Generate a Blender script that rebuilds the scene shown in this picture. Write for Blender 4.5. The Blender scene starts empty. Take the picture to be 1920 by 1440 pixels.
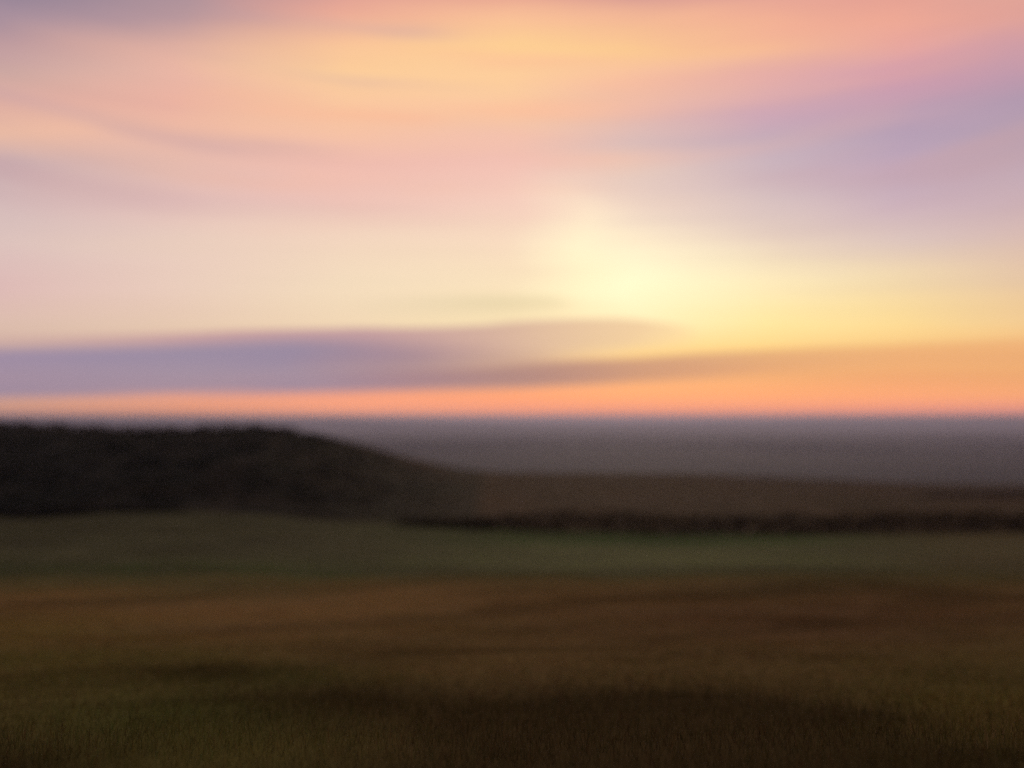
import bpy, math, random
import numpy as np

# ------------------------------------------------------------------ camera
scene = bpy.context.scene
col = scene.collection
EYE = 1.75
cam_d = bpy.data.cameras.new('camera')
cam = bpy.data.objects.new('camera', cam_d)
col.objects.link(cam)
scene.camera = cam
cam.location = (0, 0, EYE)
cam.rotation_euler = (math.radians(90 + 2.47), 0, 0)
cam_d.sensor_width = 36.0
cam_d.lens = 28.25                      # about 65 degrees wide
cam_d.clip_start = 0.05
cam_d.clip_end = 200000
cam_d.dof.use_dof = True                # the photograph is soft from the middle distance on
cam_d.dof.focus_distance = 15.0
cam_d.dof.aperture_fstop = 0.11
cam_d.dof.aperture_ratio = 0.65       # anamorphic: wide sideways blur

# ------------------------------------------------------------------ render settings
scene.view_settings.view_transform = 'Standard'
scene.view_settings.look = 'None'
scene.view_settings.gamma = 1.0
scene.view_settings.exposure = 0.0
scene.view_settings.use_curve_mapping = False
scene.cycles.volume_bounces = 1
scene.cycles.max_bounces = 6
scene.cycles.use_denoising = False      # keep the fine grain of the photograph

# ------------------------------------------------------------------ sun
SUN_AZ, SUN_EL = math.radians(8.6), math.radians(8.6)     # right of the view axis, veiled
sun_d = bpy.data.lights.new('sun', 'SUN')
sun_d.energy = 0.5
sun_d.angle = math.radians(14)
sun_d.color = (1.0, 0.78, 0.52)
sun = bpy.data.objects.new('sun', sun_d)
col.objects.link(sun)
sun.rotation_euler = (math.radians(90) - SUN_EL + math.radians(0), 0, math.pi - SUN_AZ)
sun.location = (40, 200, 60)

# ------------------------------------------------------------------ sky
def lin(c):
    out = []
    for v in c:
        v = v / 255.0
        out.append(v / 12.92 if v <= 0.04045 else ((v + 0.055) / 1.055) ** 2.4)
    return (out[0], out[1], out[2], 1.0)

world = bpy.data.worlds.new('World')
scene.world = world
world.use_nodes = True
nt = world.node_tree
nt.nodes.clear()

def _set(node, i, v):
    if hasattr(v, 'is_output'):
        nt.links.new(v, node.inputs[i])
    elif v is not None:
        node.inputs[i].default_value = v

def M(op, a, b=None, c=None, clamp=False):
    n = nt.nodes.new('ShaderNodeMath'); n.operation = op; n.use_clamp = clamp
    _set(n, 0, a); _set(n, 1, b); _set(n, 2, c)
    return n.outputs[0]

def MIX(f, a, b, mode='MIX'):
    n = nt.nodes.new('ShaderNodeMix'); n.data_type = 'RGBA'; n.blend_type = mode
    _set(n, 0, f); _set(n, 6, a); _set(n, 7, b)
    return n.outputs[2]

def STEP(v, lo, hi, mode='SMOOTHSTEP'):
    n = nt.nodes.new('ShaderNodeMapRange'); n.interpolation_type = mode; n.clamp = True
    _set(n, 0, v); _set(n, 1, lo); _set(n, 2, hi); _set(n, 3, 0.0); _set(n, 4, 1.0)
    return n.outputs[0]

def RAMP(fac, stops, interp='LINEAR'):
    n = nt.nodes.new('ShaderNodeValToRGB'); cr = n.color_ramp; cr.interpolation = interp
    stops = sorted(stops, key=lambda s: s[0])
    cr.elements[0].position = stops[0][0]; cr.elements[0].color = stops[0][1]
    cr.elements[1].position = stops[-1][0]; cr.elements[1].color = stops[-1][1]
    for p, c in stops[1:-1]:
        e = cr.elements.new(p); e.color = c
    _set(n, 0, fac)
    return n.outputs[0]

def NOISE(vec, scale, detail=3.0, rough=0.5):
    n = nt.nodes.new('ShaderNodeTexNoise')
    n.inputs['Scale'].default_value = scale; n.inputs['Detail'].default_value = detail
    n.inputs['Roughness'].default_value = rough
    nt.links.new(vec, n.inputs['Vector'])
    return n.outputs[0]

def VSCALE(vec, xyz, off=(0, 0, 0)):
    n = nt.nodes.new('ShaderNodeMapping')
    n.inputs['Scale'].default_value = xyz; n.inputs['Location'].default_value = off
    nt.links.new(vec, n.inputs['Vector'])
    return n.outputs[0]

tc = nt.nodes.new('ShaderNodeTexCoord')
sep = nt.nodes.new('ShaderNodeSeparateXYZ')
nt.links.new(tc.outputs['Generated'], sep.inputs[0])
dx, dy, dz = sep.outputs
az = M('ARCTAN2', dx, dy)
azc = M('MINIMUM', M('MAXIMUM', az, -1.0), 1.0)
hor = M('SQRT', M('ADD', M('MULTIPLY', dx, dx), M('MULTIPLY', dy, dy)))
tanel = M('DIVIDE', dz, M('MAXIMUM', hor, 0.02))
A0 = M('TANGENT', azc)                               # sideways along a cloud sheet
S0 = M('DIVIDE', tanel, M('COSINE', azc))            # height of the sheet over the horizon
# wind-drawn streaks: the sheets waver sideways far more slowly than upwards
# and they hang in a shallow bowl, low in the middle of the view and higher to both sides
bowl = M('MULTIPLY', M('MULTIPLY', M('ADD', A0, 0.02), M('ADD', A0, 0.02)), M('MULTIPLY', STEP(S0, 0.16, 0.40), 0.20))
Sb = M('SUBTRACT', M('MINIMUM', S0, 3.0), bowl)
cmb = nt.nodes.new('ShaderNodeCombineXYZ')
nt.links.new(dx, cmb.inputs[0]); nt.links.new(dy, cmb.inputs[1]); nt.links.new(Sb, cmb.inputs[2])
DIR = cmb.outputs[0]
n1 = NOISE(VSCALE(DIR, (1.6, 1.6, 9.0), (3.1, 0.7, 0)), 1.0, 4.0)
n2 = NOISE(VSCALE(DIR, (2.6, 2.6, 34.0), (0.3, 5.7, 2)), 1.0, 3.0)
n4 = NOISE(VSCALE(DIR, (2.1, 2.1, 24.0), (9.3, 2.7, 6)), 1.0, 4.0)
S = M('ADD', S0, M('MULTIPLY', M('SUBTRACT', n1, 0.5), M('MULTIPLY', STEP(S0, 0.03, 0.25), 0.085)))
S = M('ADD', S, M('MULTIPLY', M('SUBTRACT', n2, 0.5), M('MULTIPLY', STEP(S0, 0.01, 0.12), 0.018)))
A = M('ADD', A0, M('MULTIPLY', M('SUBTRACT', n2, 0.5), 0.10))
FA = M('ADD', M('MULTIPLY', A, 1 / 1.4), 0.5)        # -0.7 .. 0.7  ->  0 .. 1

def fa(a): return min(1.0, max(0.0, a / 1.4 + 0.5))
AZ = (-0.64, -0.42, -0.21, 0.0, 0.15, 0.32, 0.49, 0.64)
SKY = [  # tangent of elevation, colours from left to right
 (-0.02, (200,140,118), (222,142,104), (244,146,108), (250,142,110), (250,140,112), (244,138,116), (238,136,122), (230,134,126)),
 (0.008, (216,150,118), (236,150,106), (254,158,114), (253,152,112), (253,150,112), (253,150,112), (250,148,116), (246,146,120)),
 (0.030, (210,160,138), (236,160,128), (252,160,118), (254,158,106), (255,164,104), (255,166,106), (255,166,108), (252,166,108)),
 (0.058, (205,168,160), (218,175,160), (230,180,150), (238,184,138), (246,182,120), (246,176,112), (246,172,112), (246,174,112)),
 (0.088, (218,184,166), (226,192,166), (236,208,168), (242,212,160), (252,216,140), (254,208,128), (252,198,124), (250,190,120)),
 (0.120, (224,192,176), (232,202,178), (242,216,182), (246,224,178), (255,236,184), (255,230,158), (254,220,148), (246,206,146)),
 (0.170, (224,188,184), (236,206,190), (244,220,190), (246,224,188), (255,250,206), (252,234,186), (242,216,172), (232,200,164)),
 (0.225, (222,196,190), (234,206,190), (242,212,190), (244,216,190), (249,232,200), (228,206,190), (220,196,188), (218,188,178)),
 (0.275, (214,188,186), (226,190,184), (238,194,182), (242,204,188), (232,208,194), (214,192,190), (204,178,188), (204,176,182)),
 (0.320, (202,174,176), (230,186,172), (240,188,174), (240,190,178), (224,196,186), (200,178,188), (190,166,188), (194,168,180)),
 (0.360, (236,188,164), (242,188,164), (246,194,164), (240,190,170), (214,184,182), (190,168,184), (178,156,180), (182,158,176)),
 (0.400, (222,174,162), (234,178,162), (250,200,158), (248,200,160), (226,182,172), (202,164,180), (186,156,178), (176,152,174)),
 (0.440, (204,168,162), (234,182,164), (253,206,154), (252,204,154), (246,190,158), (226,170,168), (208,156,172), (190,152,172)),
 (0.475, (192,156,158), (222,174,160), (250,198,152), (254,208,146), (252,202,144), (246,186,148), (230,164,158), (206,156,166)),
 (0.510, (166,142,156), (186,152,156), (236,172,150), (248,190,150), (242,182,148), (242,176,148), (238,168,148), (222,160,152)),
 (0.545, (150,132,150), (168,142,152), (216,152,146), (226,156,144), (206,146,146), (218,154,148), (228,160,146), (226,164,150)),
 (0.700, (150,134,148), (166,142,148), (206,154,140), (222,162,138), (218,158,138), (214,156,140), (208,156,144), (196,152,148)),
]
sheet = None
EDGE = {.17: (254, 242, 198), .225: (254, 240, 202), .275: (248, 224, 198)}   # the glow's upper left corner
for k, row in enumerate(SKY):
    st = [(fa(a), lin(v)) for a, v in zip(AZ, row[1:])]
    if row[0] in EDGE: st.append((fa(.085), lin(EDGE[row[0]])))
    c = RAMP(FA, st)
    sheet = c if sheet is None else MIX(STEP(S, SKY[k - 1][0], row[0], 'LINEAR'), sheet, c)
# the band on the horizon is the brightest, seen through all the haze
low = M('ADD', 1.0, M('MULTIPLY', M('SUBTRACT', 1.0, STEP(S0, 0.0, 0.06)), 0.30))
sheet = MIX(1.0, sheet, low, 'MULTIPLY')
# the veil thins to a grey-blue evening sky overhead
sheet = MIX(STEP(S0, 0.7, 2.4), sheet, lin((138, 132, 152)))

def bank(sky, top, bot, soft_t, soft_b, colours, alphas):
    """a cloud bank between two edges, each a list of (sideways, height)"""
    def edge(pts):
        q = [(fa(a), (s * 4, s * 4, s * 4, 1)) for a, s in pts]
        return M('MULTIPLY', RAMP(FA, q, 'B_SPLINE'), 0.25)
    t, b = edge(top), edge(bot)
    Sx = M('ADD', S0, M('ADD', M('MULTIPLY', M('SUBTRACT', n2, 0.5), 0.022), M('MULTIPLY', M('SUBTRACT', n4, 0.5), 0.012)))
    m = M('MULTIPLY', STEP(M('SUBTRACT', Sx, b), -soft_b, soft_b), STEP(M('SUBTRACT', t, Sx), -soft_t, soft_t))
    al = RAMP(FA, [(fa(a), (v, v, v, 1)) for a, v in alphas])
    m = M('MULTIPLY', m, al)
    m = M('MULTIPLY', m, M('ADD', 0.66, M('MULTIPLY', n4, 0.62)), clamp=True)
    cc = RAMP(FA, [(fa(a), lin(v)) for a, v in colours])
    return MIX(m, sky, cc)

# faint grey wisp above the bank
sheet = bank(sheet, [(-0.2, .146), (0.0, .158), (0.08, .150)], [(-0.2, .132), (0.0, .132), (0.08, .140)], .010, .014,
             [(-0.2, (222, 205, 172)), (0.05, (224, 208, 165))], [(-0.2, 0.0), (-0.02, .8), (0.05, .7), (0.09, 0.0)])
# pale upper lip of the long bank
sheet = bank(sheet, [(-0.64, .105), (-0.3, .112), (-0.05, .116), (0.12, .127), (0.2, .112), (0.24, .100)],
             [(-0.64, .060), (-0.3, .070), (0.0, .070), (0.13, .085), (0.24, .090)], .004, .012,
             [(-0.64, (206, 170, 164)), (-0.35, (200, 156, 160)), (-0.2, (192, 150, 158)), (-0.05, (200, 162, 154)), (0.1, (222, 188, 154)), (0.2, (236, 202, 154))],
             [(-0.64, .55), (-0.4, .9), (0.0, 1.0), (0.15, .9), (0.2, .5), (0.24, 0)])
# heavy mauve body of the bank
sheet = bank(sheet, [(-0.64, .088), (-0.45, .094), (-0.28, .100), (-0.2, .096), (-0.08, .086), (0.1, .070), (0.2, .065)],
             [(-0.64, .026), (-0.4, .028), (-0.2, .030), (-0.08, .036), (0.05, .042), (0.2, .052)], .012, .008,
             [(-0.64, (160, 142, 166)), (-0.4, (154, 140, 164)), (-0.28, (150, 136, 162)), (-0.15, (158, 132, 150)), (0.0, (176, 140, 138))],
             [(-0.64, .95), (-0.25, .98), (-0.1, .95), (0.02, .7), (0.16, 0)])
# brown streak climbing to the right
sheet = bank(sheet, [(-0.2, .056), (0.0, .066), (0.2, .075), (0.36, .088), (0.5, .095), (0.64, .098)],
             [(-0.2, .032), (0.0, .038), (0.2, .048), (0.36, .062), (0.5, .068), (0.64, .072)], .005, .008,
             [(-0.2, (158, 126, 144)), (0.0, (162, 122, 124)), (0.15, (182, 130, 114)), (0.3, (208, 146, 112)), (0.5, (230, 156, 110))],
             [(-0.25, 0), (-0.1, .8), (0.05, .95), (0.2, .85), (0.4, .6), (0.64, .4)])
# fine drawn-out fibres through all of it
n3 = NOISE(VSCALE(DIR, (3.2, 3.2, 60.0), (7.3, 1.7, 4)), 1.0, 2.0)
hi = STEP(S0, 0.2, 0.34)
sheet = MIX(M('MULTIPLY', M('MULTIPLY', hi, M('SUBTRACT', 1.0, M('MULTIPLY', STEP(A0, 0.0, 0.25), 0.75))), STEP(n4, 0.54, 0.72)), sheet, MIX(0.55, sheet, lin((252, 186, 152))))
sheet = MIX(M('MULTIPLY', hi, STEP(n4, 0.48, 0.28)), sheet, MIX(0.5, sheet, lin((196, 160, 166))))
fib = M('ADD', 0.97, M('MULTIPLY', n3, 0.06))
sheet = MIX(1.0, sheet, fib, 'MULTIPLY')
# light falls off around the horizon, away from the sun
away = M('MULTIPLY', M('COSINE', M('SUBTRACT', az, SUN_AZ)), hor)
fall = M('ADD', 0.30, M('MULTIPLY', STEP(away, -0.8, 0.62), 0.70))
sheet = MIX(1.0, sheet, fall, 'MULTIPLY')
# below the horizon
sheet = MIX(STEP(dz, -0.03, -0.005), (0.03, 0.025, 0.02, 1), sheet)

sky = nt.nodes.new('ShaderNodeTexSky')
sky.sky_type = 'NISHITA'
sky.sun_disc = False
sky.sun_elevation = SUN_EL
sky.sun_rotation = SUN_AZ
sky.air_density = 1.0
sky.dust_density = 3.0
bg_clear = nt.nodes.new('ShaderNodeBackground')
nt.links.new(sky.outputs[0], bg_clear.inputs[0])
bg_clear.inputs[1].default_value = 0.05
bg_veil = nt.nodes.new('ShaderNodeBackground')
nt.links.new(sheet, bg_veil.inputs[0])
bg_veil.inputs[1].default_value = 1.03
mixs = nt.nodes.new('ShaderNodeMixShader')
mixs.inputs[0].default_value = 0.97                  # a nearly closed veil of cloud
nt.links.new(bg_clear.outputs[0], mixs.inputs[1])
nt.links.new(bg_veil.outputs[0], mixs.inputs[2])
wo = nt.nodes.new('ShaderNodeOutputWorld')
nt.links.new(mixs.outputs[0], wo.inputs['Surface'])

# ------------------------------------------------------------------ helpers
rng = np.random.default_rng(7)
random.seed(7)

def sstep(a, b, x):
    t = np.clip((x - a) / (b - a), 0, 1)
    return t * t * (3 - 2 * t)

def vnoise(x, y, seed=0):
    xi = np.floor(x).astype(np.int64); yi = np.floor(y).astype(np.int64)
    fx = x - xi; fy = y - yi
    fx = fx * fx * (3 - 2 * fx); fy = fy * fy * (3 - 2 * fy)
    def h(i, j):
        n = (i * 374761393 + j * 668265263 + seed * 1442695041) & 0xFFFFFFFF
        n = ((n ^ (n >> 13)) * 1274126177) & 0xFFFFFFFF
        return ((n ^ (n >> 16)) & 0xFFFF) / 65535.0
    a, b, c, d = h(xi, yi), h(xi + 1, yi), h(xi, yi + 1), h(xi + 1, yi + 1)
    return (a * (1 - fx) + b * fx) * (1 - fy) + (c * (1 - fx) + d * fx) * fy

def fbm(x, y, seed=0, octs=4):
    s = 0; amp = 0.5
    for o in range(octs):
        s = s + amp * (vnoise(x * 2 ** o, y * 2 ** o, seed + o * 17) - 0.5)
        amp *= 0.5
    return s                                     # about -0.45 .. 0.45

# ------------------------------------------------------------------ lie of the land
_U = np.array([-1.5, -.64, -.47, -.32, -.24, -.17, -.12, -.07, 0.0, .22, .35, .5, .64, 1.5])
_CREST = np.array([800, 800, 806, 801, 817, 842, 864, 880, 887, 888, 896, 905, 908, 915])
_FOOT_U = np.array([-1.5, -.64, -.4, -.2, -.05, .05, 1.5])
_FOOT_Y = np.array([178, 176, 172, 166, 160, 158, 158.])
_FOOT_D = np.array([.119, .119, .116, .124, .138, .141, .141])     # how far below the eye, per metre out
FIELD_END = 80.0
FIELD_Z = EYE - .194 * FIELD_END

def crest_y(u): return np.interp(u, [-.3, -.05, .2, .55], [300, 400, 800, 1350])
def crest_z(u): return EYE - (np.interp(u, _U, _CREST) - 785) / 1507.0 * crest_y(u)
def foot_y(u): return np.interp(u, _FOOT_U, _FOOT_Y)
def foot_z(u): return EYE - np.interp(u, _FOOT_U, _FOOT_D) * foot_y(u)

def land(x, y):
    x = np.asarray(x, float); y = np.asarray(y, float)
    u = x / np.maximum(y, 30.0)
    one = np.ones_like(u)
    cy, cz, fy_, fz = crest_y(u), crest_z(u), foot_y(u), foot_z(u)
    lw = sstep(-.05, -.25, u)                    # 1 on the hill
    K = np.stack([-400 * one, -60 * one, 0 * one, 11 * one, FIELD_END * one, fy_, fy_ + .35 * (cy - fy_), fy_ + .8 * (cy - fy_), cy,
                  cy + 60, cy + 190, cy + 420, 2000 * one, 80000 * one])
    dzc = cz - fz
    Z = np.stack([30 * one, 8.5 * one, 0 * one, (EYE - .46 * 11) * one, FIELD_Z * one, fz, fz + dzc * (.35 + .07 * lw), fz + dzc * (.8 + .11 * lw), cz,
                  np.maximum(cz - 6 - 4 * lw, -150), np.maximum(cz - 30 - 10 * lw, -154), np.maximum(cz - 75, -157), -160 * one, -160 * one])
    h = np.diff(K, axis=0); d = np.diff(Z, axis=0) / h
    m = np.zeros_like(K)
    m[0] = d[0]; m[-1] = d[-1]
    w1 = 2 * h[1:] + h[:-1]; w2 = h[1:] + 2 * h[:-1]
    same = (d[:-1] * d[1:]) > 0
    with np.errstate(divide='ignore', invalid='ignore'):
        hm = (w1 + w2) / (w1 / d[:-1] + w2 / d[1:])
    m[1:-1] = np.where(same, hm, 0)
    z = np.zeros_like(u)
    for k in range(len(K) - 1):
        sel = (y >= K[k]) & (y <= K[k + 1]) if k else (y <= K[1])
        t = np.clip((y - K[k]) / h[k], 0, 1)
        zz = (2*t**3 - 3*t**2 + 1) * Z[k] + (t**3 - 2*t**2 + t) * h[k] * m[k] + (-2*t**3 + 3*t**2) * Z[k+1] + (t**3 - t**2) * h[k] * m[k+1]
        z = np.where(sel, zz, z)
    near = 1 - sstep(60, 180, y)
    z = z + near * 0.7 * fbm(x / 9.0, y / 6.0, 3) * sstep(2.0, 6.0, np.hypot(x, y))
    z = z + (1 - near) * (1.6 + 2.2 * lw) * fbm(x / 38.0, y / 22.0, 9) * (1 - sstep(900, 1300, y))
    z = z - np.where(y > 2000, (x * x + y * y) / 1.48e7, (4e6 + x * x) / 1.48e7 * sstep(1500, 2000, y))
    z = z + 9.0 * fbm(x / 700.0, y / 420.0, 21) * sstep(1800, 3200, y)
    return z

def b_field(x):       # far edge of the tall brown grass
    return FIELD_END + 20.0 * fbm(x / 34.0, x * 0 + 3.3, 5) + 3.0 * fbm(x / 6.0, x * 0 + 1.3, 6)
def b_meadow(x):      # far edge of the green meadow
    u = x / 165.0
    return foot_y(u) - 1.0 + 7.0 * fbm(x / 40.0, x * 0 + 7.7, 8)

# ------------------------------------------------------------------ materials
def mat(name, build):
    m = bpy.data.materials.new(name); m.use_nodes = True
    t = m.node_tree; t.nodes.clear()
    out = t.nodes.new('ShaderNodeOutputMaterial')
    build(t, out)
    return m

def ground_mat(name, colours, scale, bump=0.4, stretch=1.0):
    """soil and thatch: colours blended by two noises over the ground"""
    def b(t, out):
        g = t.nodes.new('ShaderNodeNewGeometry')
        mp = t.nodes.new('ShaderNodeMapping'); mp.inputs['Scale'].default_value = (1, stretch, 1)
        t.links.new(g.outputs['Position'], mp.inputs[0])
        n = t.nodes.new('ShaderNodeTexNoise'); n.inputs['Scale'].default_value = scale; n.inputs['Detail'].default_value = 6
        n.inputs['Roughness'].default_value = 0.65
        t.links.new(mp.outputs[0], n.inputs['Vector'])
        r = t.nodes.new('ShaderNodeValToRGB')
        k = len(colours)
        r.color_ramp.elements[0].position = 0.33; r.color_ramp.elements[0].color = (*colours[0], 1)
        r.color_ramp.elements[1].position = 0.67; r.color_ramp.elements[1].color = (*colours[-1], 1)
        for i in range(1, k - 1):
            e = r.color_ramp.elements.new(0.33 + 0.34 * i / (k - 1)); e.color = (*colours[i], 1)
        t.links.new(n.outputs[0], r.inputs[0])
        p = t.nodes.new('ShaderNodeBsdfPrincipled')
        p.inputs['Roughness'].default_value = 0.95
        p.inputs['Specular IOR Level'].default_value = 0.1
        t.links.new(r.outputs[0], p.inputs['Base Color'])
        n2_ = t.nodes.new('ShaderNodeTexNoise'); n2_.inputs['Scale'].default_value = scale * 9; n2_.inputs['Detail'].default_value = 4
        t.links.new(g.outputs['Position'], n2_.inputs['Vector'])
        bp = t.nodes.new('ShaderNodeBump'); bp.inputs['Strength'].default_value = bump; bp.inputs['Distance'].default_value = 0.5 / scale
        t.links.new(n2_.outputs[0], bp.inputs['Height'])
        t.links.new(bp.outputs[0], p.inputs['Normal'])
        t.links.new(p.outputs[0], out.inputs[0])
    return mat(name, b)

def leaf_mat(name, translucency=0.3, tint=(1, 1, 1)):
    """blade and leaf colour comes from each plant's own colour"""
    def b(t, out):
        a = t.nodes.new('ShaderNodeAttribute'); a.attribute_name = 'leaf_colour'
        mx = t.nodes.new('ShaderNodeMix'); mx.data_type = 'RGBA'; mx.blend_type = 'MULTIPLY'
        mx.inputs[0].default_value = 1; mx.inputs[7].default_value = (*tint, 1)
        t.links.new(a.outputs['Color'], mx.inputs[6])
        d = t.nodes.new('ShaderNodeBsdfDiffuse'); tr = t.nodes.new('ShaderNodeBsdfTranslucent')
        t.links.new(mx.outputs[2], d.inputs[0]); t.links.new(mx.outputs[2], tr.inputs[0])
        ms = t.nodes.new('ShaderNodeMixShader'); ms.inputs[0].default_value = translucency
        t.links.new(d.outputs[0], ms.inputs[1]); t.links.new(tr.outputs[0], ms.inputs[2])
        t.links.new(ms.outputs[0], out.inputs[0])
    return mat(name, b)

def wood_mat(name, c):
    def b(t, out):
        n = t.nodes.new('ShaderNodeTexNoise'); n.inputs['Scale'].default_value = 12; n.inputs['Detail'].default_value = 5
        r = t.nodes.new('ShaderNodeValToRGB')
        r.color_ramp.elements[0].color = (c[0] * .6, c[1] * .6, c[2] * .6, 1); r.color_ramp.elements[1].color = (*c, 1)
        t.links.new(n.outputs[0], r.inputs[0])
        p = t.nodes.new('ShaderNodeBsdfPrincipled'); p.inputs['Roughness'].default_value = 0.9
        t.links.new(r.outputs[0], p.inputs['Base Color']); t.links.new(p.outputs[0], out.inputs[0])
    return mat(name, b)

MAT_FIELD = leaf_mat('field_thatch', 0.0)
MAT_MEADOW = ground_mat('meadow_turf', [(.045, .052, .020), (.075, .090, .034), (.115, .130, .055)], 0.06, .4, 1.8)
MAT_MOOR = ground_mat('moor_turf', [(.034, .024, .014), (.060, .044, .020), (.095, .062, .026)], 0.035, .5, 2.4)
MAT_HILL = ground_mat('hill_turf', [(.010, .016, .009), (.018, .024, .013), (.036, .032, .016)], 0.045, .5, 2.0)
MAT_PLAIN = ground_mat('plain_fields', [(.016, .026, .026), (.034, .046, .042), (.066, .078, .066)], 0.0010, .1, 3.0)
MAT_FAR = ground_mat('far_hill_turf', [(.040, .036, .030), (.070, .060, .045)], 0.002, .1)
MAT_GRASS = leaf_mat('dry_grass', 0.35)
MAT_LEAF = leaf_mat('scrub_leaf', 0.2)
MAT_STEM = wood_mat('shrub_wood', (.05, .038, .028))

# ------------------------------------------------------------------ mesh building
def mesh_np(name, V, F4=None, F3=None, colours=None, smooth=False):
    me = bpy.data.meshes.new(name)
    F4 = np.zeros((0, 4), int) if F4 is None else F4
    F3 = np.zeros((0, 3), int) if F3 is None else F3
    nl = F4.size + F3.size
    me.vertices.add(len(V)); me.vertices.foreach_set('co', np.asarray(V, np.float32).ravel())
    me.loops.add(nl)
    me.loops.foreach_set('vertex_index', np.concatenate([F4.ravel(), F3.ravel()]).astype(np.int32))
    me.polygons.add(len(F4) + len(F3))
    st = np.concatenate([np.arange(len(F4)) * 4, F4.size + np.arange(len(F3)) * 3]).astype(np.int32)
    me.polygons.foreach_set('loop_start', st)
    if smooth:
        me.polygons.foreach_set('use_smooth', np.ones(len(F4) + len(F3), bool))
    if colours is not None:
        at = me.attributes.new('leaf_colour', 'FLOAT_COLOR', 'POINT')
        c = np.ones((len(V), 4), np.float32); c[:, :3] = colours
        at.data.foreach_set('color', c.ravel())
    me.update(calc_edges=True)
    me.validate()
    return me

def link(name, me, m, parent=None, loc=(0, 0, 0)):
    o = bpy.data.objects.new(name, me); col.objects.link(o)
    if me is not None and m is not None and len(me.materials) == 0:
        me.materials.append(m)
    o.location = loc
    if parent is not None: o.parent = parent
    return o

def structure(name, me, m):
    o = link(name, me, m); o['kind'] = 'structure'; return o
def stuff(name, me, m, label, cat):
    o = link(name, me, m); o['kind'] = 'stuff'; o['label'] = label; o['category'] = cat; return o
def thing(o, label, cat, group=None):
    o['label'] = label; o['category'] = cat
    if group: o['group'] = group
    return o

def grid_mesh(name, X, Y, Zv):
    r, c = X.shape
    V = np.stack([X.ravel(), Y.ravel(), Zv.ravel()], 1)
    i = np.arange(r * c).reshape(r, c)
    F = np.stack([i[:-1, :-1], i[:-1, 1:], i[1:, 1:], i[1:, :-1]], -1).reshape(-1, 4)
    return mesh_np(name, V, F, smooth=True)

def spaced(a, b, n, p=1.0):
    t = np.linspace(0, 1, n) ** p
    return a + (b - a) * t

# ------------------------------------------------------------------ the ground, in strips that share their edges
T = np.unique(np.concatenate([np.linspace(-1.5, 1.5, 241), [-0.03]]))
def strip(name, m, y0f, y1f, n, p=1.0, tsel=None, colour=None):
    """rows from edge y0f to edge y1f; columns fan out with distance"""
    t = T if tsel is None else T[tsel]
    f = spaced(0, 1, n, p)[:, None]
    # walk each column along its fan line; edges are solved for that line
    def solve(edge):
        y = np.full(t.shape, 60.0)
        for _ in range(14):
            y = edge(t * (np.maximum(y, 0) + 80.0))
        return y
    a, b = solve(y0f), solve(y1f)
    Yg = a[None] + (b - a)[None] * f
    Xg = t[None] * (np.maximum(Yg, 0) + 80.0)
    me = grid_mesh(name, Xg, Yg, land(Xg, Yg))
    if colour is not None:
        at = me.attributes.new('leaf_colour', 'FLOAT_COLOR', 'POINT')
        c = np.ones((Xg.size, 4), np.float32); c[:, :3] = colour(Xg.ravel(), Yg.ravel())
        at.data.foreach_set('color', c.ravel())
    return structure(name, me, m)

const = lambda v: (lambda x: np.full(np.shape(x), float(v)))
strip('meadow', MAT_MEADOW, b_field, b_meadow, 60)
strip('hill', MAT_HILL, b_meadow, const(2000), 220, 1.5, T <= -0.03 + 1e-9)
strip('moor', MAT_MOOR, b_meadow, const(2000), 220, 1.5, T >= -0.03 - 1e-9)
strip('plain', MAT_PLAIN, const(2000), const(60000), 160, 3.2)

def far_ridge(name, ydist, depth, prof, seed):
    us = np.linspace(-1.4, 1.4, 180)
    h = np.interp(us, [p[0] for p in prof], [p[1] for p in prof])
    rows = np.linspace(-1, 1, 21)
    Xg = us[None] * (ydist + rows[:, None] * 0)
    Yg = ydist + rows[:, None] * depth + Xg * 0
    shape = np.cos(rows * math.pi / 2)[:, None] ** 1.4
    Zg = -170 + (h[None] + 170) * shape + 24 * fbm(Xg / 900, Yg / 900, seed) * shape - (Xg ** 2 + Yg ** 2) / 1.48e7
    return structure(name, grid_mesh(name, Xg, Yg, Zg), MAT_FAR)
far_ridge('far_hill', 17000, 2600, [(-1.4, 70), (-.64, 78), (-.5, 66), (-.36, 60), (-.2, 20), (-.08, -20), (0.05, -60), (.15, -70), (.3, -170), (1.4, -170)], 31)
far_ridge('far_hill', 20000, 2500, [(-1.4, -170), (-.1, -170), (.1, -90), (.22, -30), (.4, 30), (.64, 90), (1.0, 95), (1.4, 90)], 37)

# ------------------------------------------------------------------ grasses
def blades(n_pts, xs, ys, height, width, colours, lean=0.35, seg=True, zs=None):
    """one bent blade per point; returns a joined mesh's arrays"""
    n = len(xs)
    z = land(xs, ys) if zs is None else zs
    a = rng.uniform(0, 2 * math.pi, n); la = rng.uniform(0, 2 * math.pi, n)
    L = np.abs(rng.normal(0, lean, n)) * height
    base = np.stack([xs, ys, z - 0.02], 1)
    w = np.stack([np.cos(a), np.sin(a), 0 * a], 1) * (width / 2)[:, None]
    ld = np.stack([np.cos(la), np.sin(la), 0 * a], 1) * L[:, None]
    up = np.stack([0 * a, 0 * a, height], 1)
    mid = base + up * .6 + ld * .35
    tip = base + up * (1 - 0.2 * np.minimum(1, L / height))[:, None] + ld
    V = np.stack([base - w, base + w, mid + w * .8, mid - w * .8, tip], 1).reshape(-1, 3)
    i = np.arange(n)[:, None] * 5
    F4 = i + np.array([[0, 1, 2, 3]]); F3 = i + np.array([[3, 2, 4]])
    return V, F4, F3, np.repeat(colours, 5, axis=0)

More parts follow.
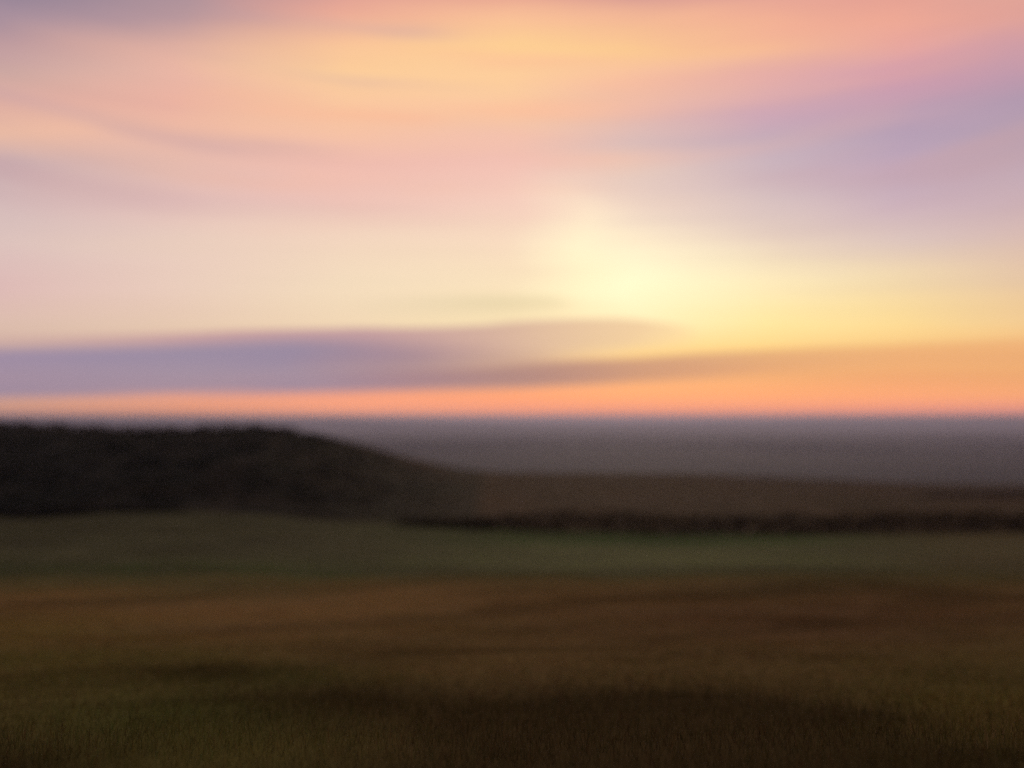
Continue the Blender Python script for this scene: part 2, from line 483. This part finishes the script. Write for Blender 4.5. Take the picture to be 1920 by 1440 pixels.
def fan_points(n, y0, y1, umax, power=1.0, clump=None):
    """points spread over the ground in view, denser close by"""
    t = rng.random(n)
    y = (y0 ** power + t * (y1 ** power - y0 ** power)) ** (1 / power)
    u = rng.uniform(-umax, umax, n)
    return u * (y + 1.5), y

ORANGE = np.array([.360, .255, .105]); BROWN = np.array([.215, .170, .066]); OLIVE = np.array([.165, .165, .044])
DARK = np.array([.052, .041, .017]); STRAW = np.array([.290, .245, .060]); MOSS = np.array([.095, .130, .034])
RUST = np.array([.220, .120, .055]); UMBER = np.array([.190, .128, .062])

def mixc(c, d, f): return c * (1 - f[:, None]) + d[None] * f[:, None]
def blob(x, y, cx, cy, rx, ry): return np.exp(-(((x - cx) / rx) ** 2 + ((y - cy) / ry) ** 2))

def field_colour(x, y):
    """what grows where: rust-brown bent grass along the far edge, olive rushes and dark heather nearer, with vignette darkening painted in"""
    n = len(x)
    u = x / np.maximum(y, 6)
    q = np.log2(np.maximum(y, 6) / 12.0)                     # 0 at the near edge of the view, 2.7 at the far edge
    f1 = fbm(x / 13.0, y / 15.0, 41); f2 = fbm(x / 5.0, y / 6.0, 43); f3 = fbm(x / 26.0, y / 24.0, 47)
    c = np.repeat(BROWN[None], n, 0)
    c = mixc(c, ORANGE, np.clip(sstep(1.2, 2.5, q + 1.6 * f3 + 1.0 * f2) * (0.85 - .4 * sstep(.1, .35, u)), 0, 1))
    c = mixc(c, OLIVE, np.clip((0.6 + 2.0 * f1) * (1 - sstep(1.0, 2.0, q)) * (0.08 + .8 * sstep(-.10, -.40, u) + .7 * sstep(.3, .55, u)), 0, 1))
    f4 = fbm(x / 16.0, (y - .45 * x) / 6.0, 49)
    c = mixc(c, MOSS, np.clip(.7 * blob(u, q, -.40, .45, .18, .4) + .5 * blob(u, q, -.28, 1.05, .14, .22) + 1.0 * f1 * (1 - sstep(1.2, 2.2, q)) * sstep(.1, -.2, u), 0, .85))
    c = mixc(c, STRAW, np.clip(.75 * blob(u, q, .58, .55, .12, .28) + .3 * blob(u, q, -.36, .25, .2, .3) + .35 * blob(u, q, -.6, 1.75, .15, .4), 0, 1))
    c = mixc(c, UMBER, np.clip(.9 * blob(u, q, .36, 1.9, .35, .55) + 1.0 * np.clip(f3, 0, 1), 0, 1))
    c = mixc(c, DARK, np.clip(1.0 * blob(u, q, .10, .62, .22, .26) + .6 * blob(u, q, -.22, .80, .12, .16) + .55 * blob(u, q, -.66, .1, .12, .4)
                              + .5 * blob(u, q, .15, .05, .3, .2) + (.30 + .34 * sstep(-.35, .1, u)) * (1 - sstep(.2, 1.5, q + 1.2 * f3)) + .45 * blob(u, q, -.38, 1.15, .10, .14) + .35 * blob(u, q, -.16, 1.45, .12, .16)  # near-edge term paints vignette darkening into the grass colour, over the heather patches
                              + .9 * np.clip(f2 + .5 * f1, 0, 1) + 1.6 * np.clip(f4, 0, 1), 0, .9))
    d = y - b_field(x) + 14 * fbm(x / 9.0, y / 9.0, 53)             # green sward creeping into the brown
    c = mixc(c, np.array([.150, .150, .065]), sstep(-26, 6, d))
    return c

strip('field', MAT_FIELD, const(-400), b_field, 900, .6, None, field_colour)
xs, ys = fan_points(560000, 9.5, 106.0, 0.78, 1.2)
keep = (ys < b_field(xs) + rng.normal(-2, 9, len(xs)))
xs, ys = xs[keep], ys[keep]
hgt = rng.uniform(.10, .34, len(xs)) * (1 + .8 * fbm(xs / 4.0, ys / 4.0, 51))
wid = rng.uniform(.003, .007, len(xs)) * (0.7 + ys / 16.0)
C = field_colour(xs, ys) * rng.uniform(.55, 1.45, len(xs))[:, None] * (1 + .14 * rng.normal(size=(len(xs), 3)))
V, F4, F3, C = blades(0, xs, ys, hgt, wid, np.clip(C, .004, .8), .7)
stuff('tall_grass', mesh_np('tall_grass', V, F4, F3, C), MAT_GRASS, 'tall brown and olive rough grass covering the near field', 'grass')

# pale seed stalks standing above the grass
xs, ys = fan_points(5000, 10.0, 60.0, 0.75, 1.3)
keep = (vnoise(xs / 3.0, ys / 3.0, 61) > .6)
xs, ys = xs[keep], ys[keep]
V, F4, F3, C = blades(0, xs, ys, rng.uniform(.30, .5, len(xs)), rng.uniform(.003, .005, len(xs)) * (.7 + ys / 20),
                      np.repeat(np.array([[.30, .21, .12]]), len(xs), 0) * rng.uniform(.6, 1.2, len(xs))[:, None], .18)
stuff('seed_stalk', mesh_np('seed_stalk', V, F4, F3, C), MAT_GRASS, 'thin pale seed stalks rising out of the near brown grass', 'grass stalks')

# short turf of the meadow
xs, ys = fan_points(240000, 58.0, 205.0, 0.80, 1.3)
keep = (ys > b_field(xs) + rng.normal(-4, 9, len(xs))) & (ys < b_meadow(xs) + 1.5 + np.where(xs < 0, 25, 0) * rng.random(len(xs)) ** 2 * sstep(-.5, -.3, xs / ys))
xs, ys = xs[keep], ys[keep]
def meadow_colour(x, y):
    n = len(x); u = x / y
    f1 = fbm(x / 30.0, y / 30.0, 71); f2 = fbm(x / 10.0, y / 16.0, 73)
    c = np.repeat(np.array([[.125, .170, .060]]), n, 0)
    c = mixc(c, np.array([.260, .340, .130]), np.clip(.9 * np.exp(-((u - .14) / .22) ** 2) * sstep(86, 100, y) * (1 - sstep(118, 140, y)) + f1, 0, 1))
    c = mixc(c, np.array([.045, .190, .016]), np.clip(1.2 * np.exp(-((u - .16) / .22) ** 2) * sstep(118, 138, y) + .9 * sstep(-.1, -.3, u) * (1 - sstep(84, 96, y)), 0, 1))
    c = mixc(c, np.array([.070, .066, .036]), np.clip(.95 * sstep(.0, -.30, u) * sstep(90, 112, y) + 1.5 * np.clip(f2, 0, 1), 0, .9))
    c = mixc(c, np.array([.045, .042, .026]), np.clip(.8 * blob(u, y, -.52, 96, .14, 6) + .6 * blob(u, y, -.34, 122, .10, 9), 0, .9))
    c = mixc(c, np.array([.200, .145, .065]), np.clip(.85 * sstep(.35, .6, u), 0, 1))
    return c * 1.3 * rng.uniform(.6, 1.4, n)[:, None]
V, F4, F3, C = blades(0, xs, ys, rng.uniform(.10, .28, len(xs)), rng.uniform(.012, .03, len(xs)) * ys / 50, meadow_colour(xs, ys))
stuff('meadow_grass', mesh_np('meadow_grass', V, F4, F3, C), MAT_GRASS, 'short green turf of the meadow below the brown grass', 'grass')

# coarse tussocks and heather of the moor
xs, ys = fan_points(190000, 150.0, 1400.0, 0.85, .9)
uu = xs / ys
keep = (ys > b_meadow(xs) - 1) & (uu > -.3) & (ys < crest_y(uu) + 30)
xs, ys = xs[keep], ys[keep]
def moor_colour(x, y):
    n = len(x); u = x / y
    f1 = fbm(x / 60.0, y / 60.0, 81); f2 = fbm(x / 24.0, y / 40.0, 83)
    c = np.repeat(np.array([[.125, .108, .050]]), n, 0)
    c = mixc(c, RUST, np.clip(.45 + 1.6 * f1, 0, 1) * .55)
    c = mixc(c, np.array([.075, .078, .030]), np.clip(2.6 * f2 + .2, 0, 1))
    c = mixc(c, np.array([.230, .085, .040]), np.clip(1.0 * blob(u, y, -.115, 345, .045, 26), 0, 1))
    c = mixc(c, np.array([.045, .034, .018]), np.clip(.8 * blob(u, y, -.10, 178, .14, 16) + .7 * blob(u, y, .5, 800, .2, 90) + 2.2 * np.clip(-f1 - .04, 0, 1), 0, .9))
    return c * rng.uniform(.55, 1.4, n)[:, None]
V, F4, F3, C = blades(0, xs, ys, rng.uniform(.25, .7, len(xs)), rng.uniform(.12, .28, len(xs)) * ys / 200, moor_colour(xs, ys), .6)
stuff('moor_grass', mesh_np('moor_grass', V, F4, F3, C), MAT_GRASS, 'coarse brown tussocks and heather across the moor behind the hedge', 'moor grass')

# ------------------------------------------------------------------ leaf clouds for shrubs
def leaf_cloud(centres, radii, per, size, colour, jitter=.35, squash=.8):
    """leaf-sized faces through the volume of each clump, thinner towards its skin"""
    n = len(centres) * per
    ci = np.repeat(np.arange(len(centres)), per)
    d = rng.normal(size=(n, 3)); d /= np.linalg.norm(d, axis=1)[:, None]
    r = rng.random(n) ** .45 * (1 + .18 * rng.normal(size=n))
    p = centres[ci] + d * (r * radii[ci])[:, None] * np.array([1, 1, squash])
    e1 = rng.normal(size=(n, 3)); e1 /= np.linalg.norm(e1, axis=1)[:, None]
    e2 = np.cross(e1, rng.normal(size=(n, 3))); e2 /= np.linalg.norm(e2, axis=1)[:, None]
    s = size * rng.uniform(.6, 1.4, n)[:, None]
    V = np.stack([p - e1 * s, p + e2 * s * .55, p + e1 * s, p - e2 * s * .55], 1).reshape(-1, 3)
    F4 = np.arange(n)[:, None] * 4 + np.array([[0, 1, 2, 3]])
    cc = colour[ci] if colour.ndim == 2 else np.repeat(colour[None], n, 0)
    cc = cc * rng.uniform(1 - jitter, 1 + jitter, n)[:, None]
    return V, F4, np.repeat(cc, 4, axis=0)

def stem_mesh(name, bases, tips, r0, r1, bend=.12):
    V, F = [], []
    for b, t in zip(bases, tips):
        b = np.array(b); t = np.array(t); k0 = len(V)
        off = rng.normal(0, bend, 3) * np.linalg.norm(t - b)
        for j, f in enumerate((0, .5, 1)):
            p = b + (t - b) * f + off * math.sin(f * math.pi) * np.array([1, 1, .2])
            r = r0 + (r1 - r0) * f
            for q in range(5):
                a = q * 2 * math.pi / 5
                V.append(p + r * np.array([math.cos(a), math.sin(a), 0]))
        for j in range(2):
            for q in range(5):
                F.append((k0 + j * 5 + q, k0 + j * 5 + (q + 1) % 5, k0 + j * 5 + 5 + (q + 1) % 5, k0 + j * 5 + 5 + q))
    return mesh_np(name, np.array(V), np.array(F))

# scrub over the hillside: one unbroken mass in the photograph
n = 9000
xs, ys = fan_points(n, 160.0, 330.0, 1.0, 1.6)
uu = xs / ys
keep = (uu < -.09 + .03 * rng.normal(size=n)) & (uu > -.9) & (ys > foot_y(uu) + 3 + sstep(-.55, -.2, uu) * rng.uniform(0, 40, n)) & (ys < crest_y(uu) + 6)
xs, ys, uu = xs[keep], ys[keep], uu[keep]
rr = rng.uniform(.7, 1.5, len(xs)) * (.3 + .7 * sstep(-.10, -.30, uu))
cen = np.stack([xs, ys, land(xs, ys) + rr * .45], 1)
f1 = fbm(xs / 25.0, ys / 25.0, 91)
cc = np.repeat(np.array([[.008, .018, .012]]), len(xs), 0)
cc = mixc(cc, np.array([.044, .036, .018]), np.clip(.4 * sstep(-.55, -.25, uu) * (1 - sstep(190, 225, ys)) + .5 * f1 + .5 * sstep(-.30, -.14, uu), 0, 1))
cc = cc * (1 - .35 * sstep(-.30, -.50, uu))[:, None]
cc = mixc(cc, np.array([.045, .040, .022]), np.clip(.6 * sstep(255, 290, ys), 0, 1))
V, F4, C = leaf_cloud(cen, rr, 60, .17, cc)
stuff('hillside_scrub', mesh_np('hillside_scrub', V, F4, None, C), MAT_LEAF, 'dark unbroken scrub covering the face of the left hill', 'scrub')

# separate bushes along the crest of the hill
bush_kinds = []
for k in range(6):
    m = rng.integers(5, 9)
    ce = np.stack([rng.normal(0, .75, m), rng.normal(0, .6, m), rng.uniform(.7, 1.9, m)], 1)
    ra = rng.uniform(.55, 1.0, m)
    V, F4, C = leaf_cloud(ce, ra, 120, .13, np.array([.036, .034, .020]) * rng.uniform(.8, 1.2))
    fm = mesh_np('foliage', V, F4, None, C); fm.materials.append(MAT_LEAF)
    sm = stem_mesh('stems', [(rng.normal(0, .12), rng.normal(0, .12), -.35) for _ in range(m)], ce, .06, .02); sm.materials.append(MAT_STEM)
    bush_kinds.append((fm, sm))
us = np.sort(np.concatenate([np.linspace(-.68, -.14, 52) + rng.normal(0, .004, 52)]))
for i, u in enumerate(us):
    y = float(crest_y(u)) + rng.uniform(-7, 5); x = float(u * y)
    fm, sm = bush_kinds[i % 6]
    e = bpy.data.objects.new('crest_bush', None); col.objects.link(e); e.empty_display_size = .5
    e.location = (x, y, float(land(np.array([x]), np.array([y]))[0]))
    e.rotation_euler = (0, 0, rng.uniform(0, 6.28)); s = rng.uniform(.55, 1.05) * (.45 + .55 * float(sstep(-.12, -.28, u))); e.scale = (s * 1.15, s * 1.15, s)
    thing(e, 'small dark bush breaking the skyline along the crest of the left hill', 'bush', 'bushes along the hill crest')
    for o in (link('foliage', fm, None, e), link('stems', sm, None, e)): o['kind'] = 'stuff'

# hedges: each a row of grown-together clumps on many stems
def hedge(name, pts, height, width, label, colour, leaf=.11, per=70, step=.8):
    P = []
    for (x0, y0), (x1, y1) in zip(pts[:-1], pts[1:]):
        L = math.hypot(x1 - x0, y1 - y0); k = max(1, int(L / step))
        for j in range(k):
            P.append((x0 + (x1 - x0) * j / k, y0 + (y1 - y0) * j / k))
    P = np.array(P); s = np.arange(len(P)) * step
    hv = height * (1 + .45 * fbm(s / 14.0, s * 0 + 2.2, int(abs(pts[0][1]))))
    ends = np.minimum(1, np.minimum(s + .5, s[-1] - s + .5) / 34.0); hv *= .25 + .75 * ends
    cen, rad = [], []
    gz = land(P[:, 0], P[:, 1])
    for (x, y), h, z in zip(P, hv, gz):
        for lev in (.15, .35, .55, .75, .88):
            cen.append((x + rng.normal(0, .5), y + rng.normal(0, width * .3), z + h * lev * rng.uniform(.7, 1.15))); rad.append(max(.35, h * .24 * rng.uniform(.6, 1.5)))
    cen = np.array(cen); rad = np.array(rad)
    e = bpy.data.objects.new(name, None); col.objects.link(e)
    o = np.array([P[len(P) // 2, 0], P[len(P) // 2, 1], gz[len(P) // 2]]); e.location = o
    thing(e, label, 'hedge')
    tint = np.array(colour)[None] * (1 + 1.0 * fbm(cen[:, 0] / 6, cen[:, 2] * 0 + 1, 97))[:, None]
    V, F4, C = leaf_cloud(cen - o, rad, per, leaf, tint)
    link('foliage', mesh_np('foliage', V, F4, None, C), MAT_LEAF, e)['kind'] = 'stuff'
    b = np.stack([P[:, 0], P[:, 1], gz - .15], 1) - o
    t = b + np.stack([rng.normal(0, .3, len(P)), rng.normal(0, .3, len(P)), hv * .9], 1)
    link('stems', stem_mesh('stems', b, t, .05, .015), MAT_STEM, e)['kind'] = 'stuff'
    return e

hedge('hedge', [(-22, 162), (-8, 160), (6, 160), (40, 159), (80, 162), (120, 166), (150, 170)], 4.2, 5.0,
      'long dark hedge between the green meadow and the moor', (.070, .056, .030), .16, 80, 1.0)
hedge('hedge', [(215, 430), (260, 438), (310, 446), (365, 452)], 4.0, 3.0,
      'thin far hedge on the moor at the right edge', (.055, .034, .022), .25, 45, 2.0)
hedge('hedge', [(-124, 181), (-106, 177), (-88, 176), (-70, 172)], 2.2, 2.4,
      'low black hedge along the foot of the left hill', (.022, .024, .014), .14, 60, .9)

# far wood on the plain
n = 4200
xs = rng.uniform(-1500, 5400, n); ys = rng.uniform(3900, 6600, n) + 500 * fbm(xs / 900, xs * 0, 111)
keep = (fbm(xs / 900, ys / 360, 113) > -.02)
xs, ys = xs[keep], ys[keep]
rr = rng.uniform(5, 10, len(xs))
V, F4, C = leaf_cloud(np.stack([xs, ys, land(xs, ys) + rr * .7], 1), rr, 40, 2.4, np.array([.030, .036, .026]))
stuff('far_wood', mesh_np('far_wood', V, F4, None, C), MAT_LEAF, 'dim band of distant woodland on the misty plain', 'woodland')

# ------------------------------------------------------------------ haze
def haze_build(t, out):
    v = t.nodes.new('ShaderNodeVolumePrincipled')
    v.inputs['Color'].default_value = (.66, .72, 1.0, 1)
    v.inputs['Density'].default_value = 0.68e-4
    v.inputs['Anisotropy'].default_value = 0.4
    t.links.new(v.outputs[0], out.inputs['Volume'])
hz_m = mat('haze_air', haze_build)
x0, x1, y0, y1, z0, z1 = -95000, 95000, -450, 61000, -1100, 100
Vb = np.array([(x, y, z) for z in (z0, z1) for y in (y0, y1) for x in (x0, x1)], float)
Fb = np.array([(0, 2, 3, 1), (4, 5, 7, 6), (0, 1, 5, 4), (2, 6, 7, 3), (0, 4, 6, 2), (1, 3, 7, 5)])
hz = stuff('haze', mesh_np('haze', Vb, Fb), hz_m, 'thin mauve evening haze over the plain', 'haze')
